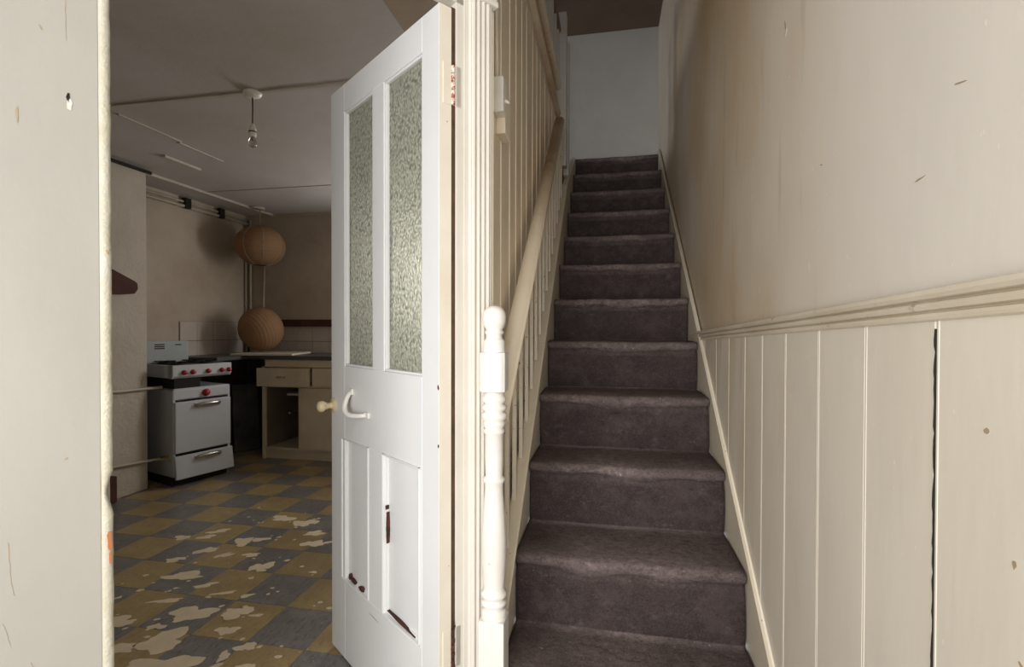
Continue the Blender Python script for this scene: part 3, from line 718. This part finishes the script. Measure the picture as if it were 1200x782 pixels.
tag(G().box(0, .05, 0, .175, 0, .17, .006).obj('hearth_kerb', M['wood_dark'], None, (-2.90, 2.52, .002)), 'dark hearth kerb at the foot of the chimney breast by the door jamb', 'kerb')

# ============================================================ CUPBOARD AND WORKTOPS
cb = thing('base_cupboard', 'cream kitchen base cupboard with open left bay under the worktop', 'cupboard', (-2.68, 3.86, 0))
W2 = 1.5
g = G(); g.box(0, .030, 0, .50, 0, .862, .002); g.box(W2 - .02, W2, 0, .50, 0, .862); g.box(.03, W2, .02, .50, .075, .092); g.box(0, W2, 0, .02, .798, .862, .002); g.box(0, W2, 0, .02, .624, .640)
g.box(.03, W2, 0, .02, .075, .100, .002); g.box(.352, .374, 0, .02, .1, .63); g.box(.01, W2, .485, .50, .0, .86)
g.obj('carcass', M['cab'], cb)
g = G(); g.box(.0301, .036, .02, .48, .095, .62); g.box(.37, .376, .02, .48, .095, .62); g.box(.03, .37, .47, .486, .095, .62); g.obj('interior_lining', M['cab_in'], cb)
G().box(.03, W2, .02, .035, 0, .075).obj('kickboard', M['cab'], cb)
G().box(.20, .37, .06, .40, .545, .565, .002).obj('shelf', M['white_board'], cb)
G().tube([(.20, .10, .385), (.36, .10, .392)], .006, 8).obj('rail', M['dark'], cb)
G().lathe([(0, -.01), (.009, -.006), (.011, 0), (.009, .006), (0, .01)], 12).obj('peg', M['white_board'], cb, (.20, .10, .385))
d1 = G().box(-.012, .470, -.050, .002, .634, .790, .003).obj('drawer', M['cab'], cb); d1.rotation_euler = (0, R(-.35), 0)
G().tube([(.185, -.050, .715), (.195, -.066, .716), (.25, -.068, .716), (.262, -.050, .715)], .006, 8).obj('handle', M['chrome'], d1)
d2 = G().box(.492, .95, -.018, .002, .640, .794, .003).obj('drawer', M['cab'], cb)
dd = G().box(.372, .80, -.018, .002, .098, .622, .002).obj('cupboard_door', M['cab'], cb)
G().tube([(.40, -.018, .50), (.403, -.034, .51), (.403, -.034, .555), (.40, -.018, .565)], .004, 8).obj('handle', M['cab'], dd)
G().box(.805, 1.22, -.018, .002, .098, .622, .002).obj('cupboard_door', M['cab'], cb)
tag(G().box(0, 2.4, 0, .545, 0, .032, .003).obj('worktop', M['worktop'], None, (-2.80, 3.845, .865)), 'dark grey worktop over the cream cupboard', 'worktop')
tag(G().box(0, .46, 0, .90, 0, .030, .003).obj('worktop', M['worktop'], None, (-3.262, 3.49, .867)), 'dark worktop end behind the cooker below the white tiles', 'worktop')
o = tag(G().box(0, .53, 0, .42, 0, .016, .003).obj('chopping_board', M['white_board'], None, (-2.90, 3.74, .899), R(12)), 'off-white board lying on the worktop under the lower paper lantern', 'board')
tag(G().box(0, .70, 0, .035, 0, .068, .003).obj('wall_shelf', M['wood_dark'], None, (-2.93, 4.358, 1.150)), 'dark brown narrow wall shelf above the tiles', 'shelf')
# near-black board in the gap under the worktop
g = G(); random.seed(3)
g.box(-.10, .12, -.01, .01, 0, .62, .01); g.obj('t', M['black'])
db = bpy.data.objects['t']; db.name = 'dark_board'; db.location = (-2.99, 4.05, .002); db.rotation_euler = (R(-12), 0, R(50)); tag(db, 'near black board leaning in the gap between cooker and cupboard', 'board')

# ============================================================ LANTERNS AND PENDANTS
def lantern_mesh(r, h, n=16, amax=76):
    p = []
    for i in range(n * 4 + 1):
        t = -1 + 2 * i / (n * 4)
        a = t * R(amax); rr = r * math.cos(a) * (1 - .014 * abs(math.sin(i * math.pi / 4))); p.append((rr, h * math.sin(a) / math.sin(R(amax))))
    b = bmesh.new(); rings = []
    for rr, z in p: rings.append([b.verts.new((rr * math.cos(2 * math.pi * k / 40), rr * math.sin(2 * math.pi * k / 40), z)) for k in range(40)])
    for a, c in zip(rings, rings[1:]):
        for k in range(40): f = b.faces.new((a[k], a[(k + 1) % 40], c[(k + 1) % 40], c[k])); f.smooth = True
    me = bpy.data.meshes.new('shade'); b.to_mesh(me); b.free(); me.materials.append(M['lantern']); return me
L1 = thing('paper_lantern', 'upper tan paper lantern hanging from the kitchen ceiling in the corner', 'lantern', (-2.88, 4.10, 1.895))
link('shade', lantern_mesh(.218, .178), L1)
for i in range(4):
    a = i * math.pi / 4
    P = [(.219 * math.cos(t) * math.cos(a), .219 * math.cos(t) * math.sin(a), .180 * math.sin(t) / math.sin(R(76))) for t in [R(-76 + 152 * q / 20) for q in range(21)]]
    G().tube(P, .0016, 6).obj('seam', M['batten'], L1); G().tube([(-x, -y_, z) for x, y_, z in P], .0016, 6).obj('seam', M['batten'], L1)
G().tube([(0, 0, .16), (0, 0, .35)], .004, 8).obj('cord', M['brown'], L1)
G().lathe([(0, .335), (.04, .335), (.045, .345), (.04, .3545), (0, .3545)], 20).obj('ceiling_rose', M['batten'], L1)
G().tube([(.052 * math.cos(t * .3142), .052 * math.sin(t * .3142), -.176) for t in range(21)], .003, 6).obj('ring', M['dark'], L1)
L2 = thing('paper_lantern', 'lower tan paper lantern resting on the worktop board', 'lantern', (-2.865, 4.09, 1.116))
s2 = link('shade', lantern_mesh(.205, .185, 18, 87), L2); s2.rotation_euler = (R(62), R(-140), R(0)); s2.location = (0, 0, .008)
PD = thing('pendant_light', 'bare pendant bulb holder on a brown cord from the kitchen ceiling rose', 'lamp', (-1.362, 2.087, KC))
G().lathe([(0, 0), (.040, 0), (.042, -.006), (.036, -.018), (.020, -.026), (0, -.028)], 24).obj('ceiling_rose', M['plastic'], PD)
G().tube([(0, 0, -.02), (.001, 0, -.09), (0, 0, -.155)], .0035, 8).obj('cord', plain('brown flex', (.16, .08, .05), .6), PD)
hd = G().lathe([(0, -.150), (.007, -.150), (.010, -.160), (.016, -.172), (.017, -.190), (.016, -.192), (.016, -.208), (.014, -.212), (0, -.212)], 20).obj('bulb_holder', M['plastic'], PD)
G().lathe([(.0172, -.186), (.0180, -.188), (.0172, -.191)], 20).obj('ring', M['dark'], hd)
G().lathe([(.008, -.210), (.012, -.218), (.019, -.232), (.020, -.244), (.014, -.256), (.004, -.262), (0, -.2625)], 20).obj('bulb', M['bulb'], PD)
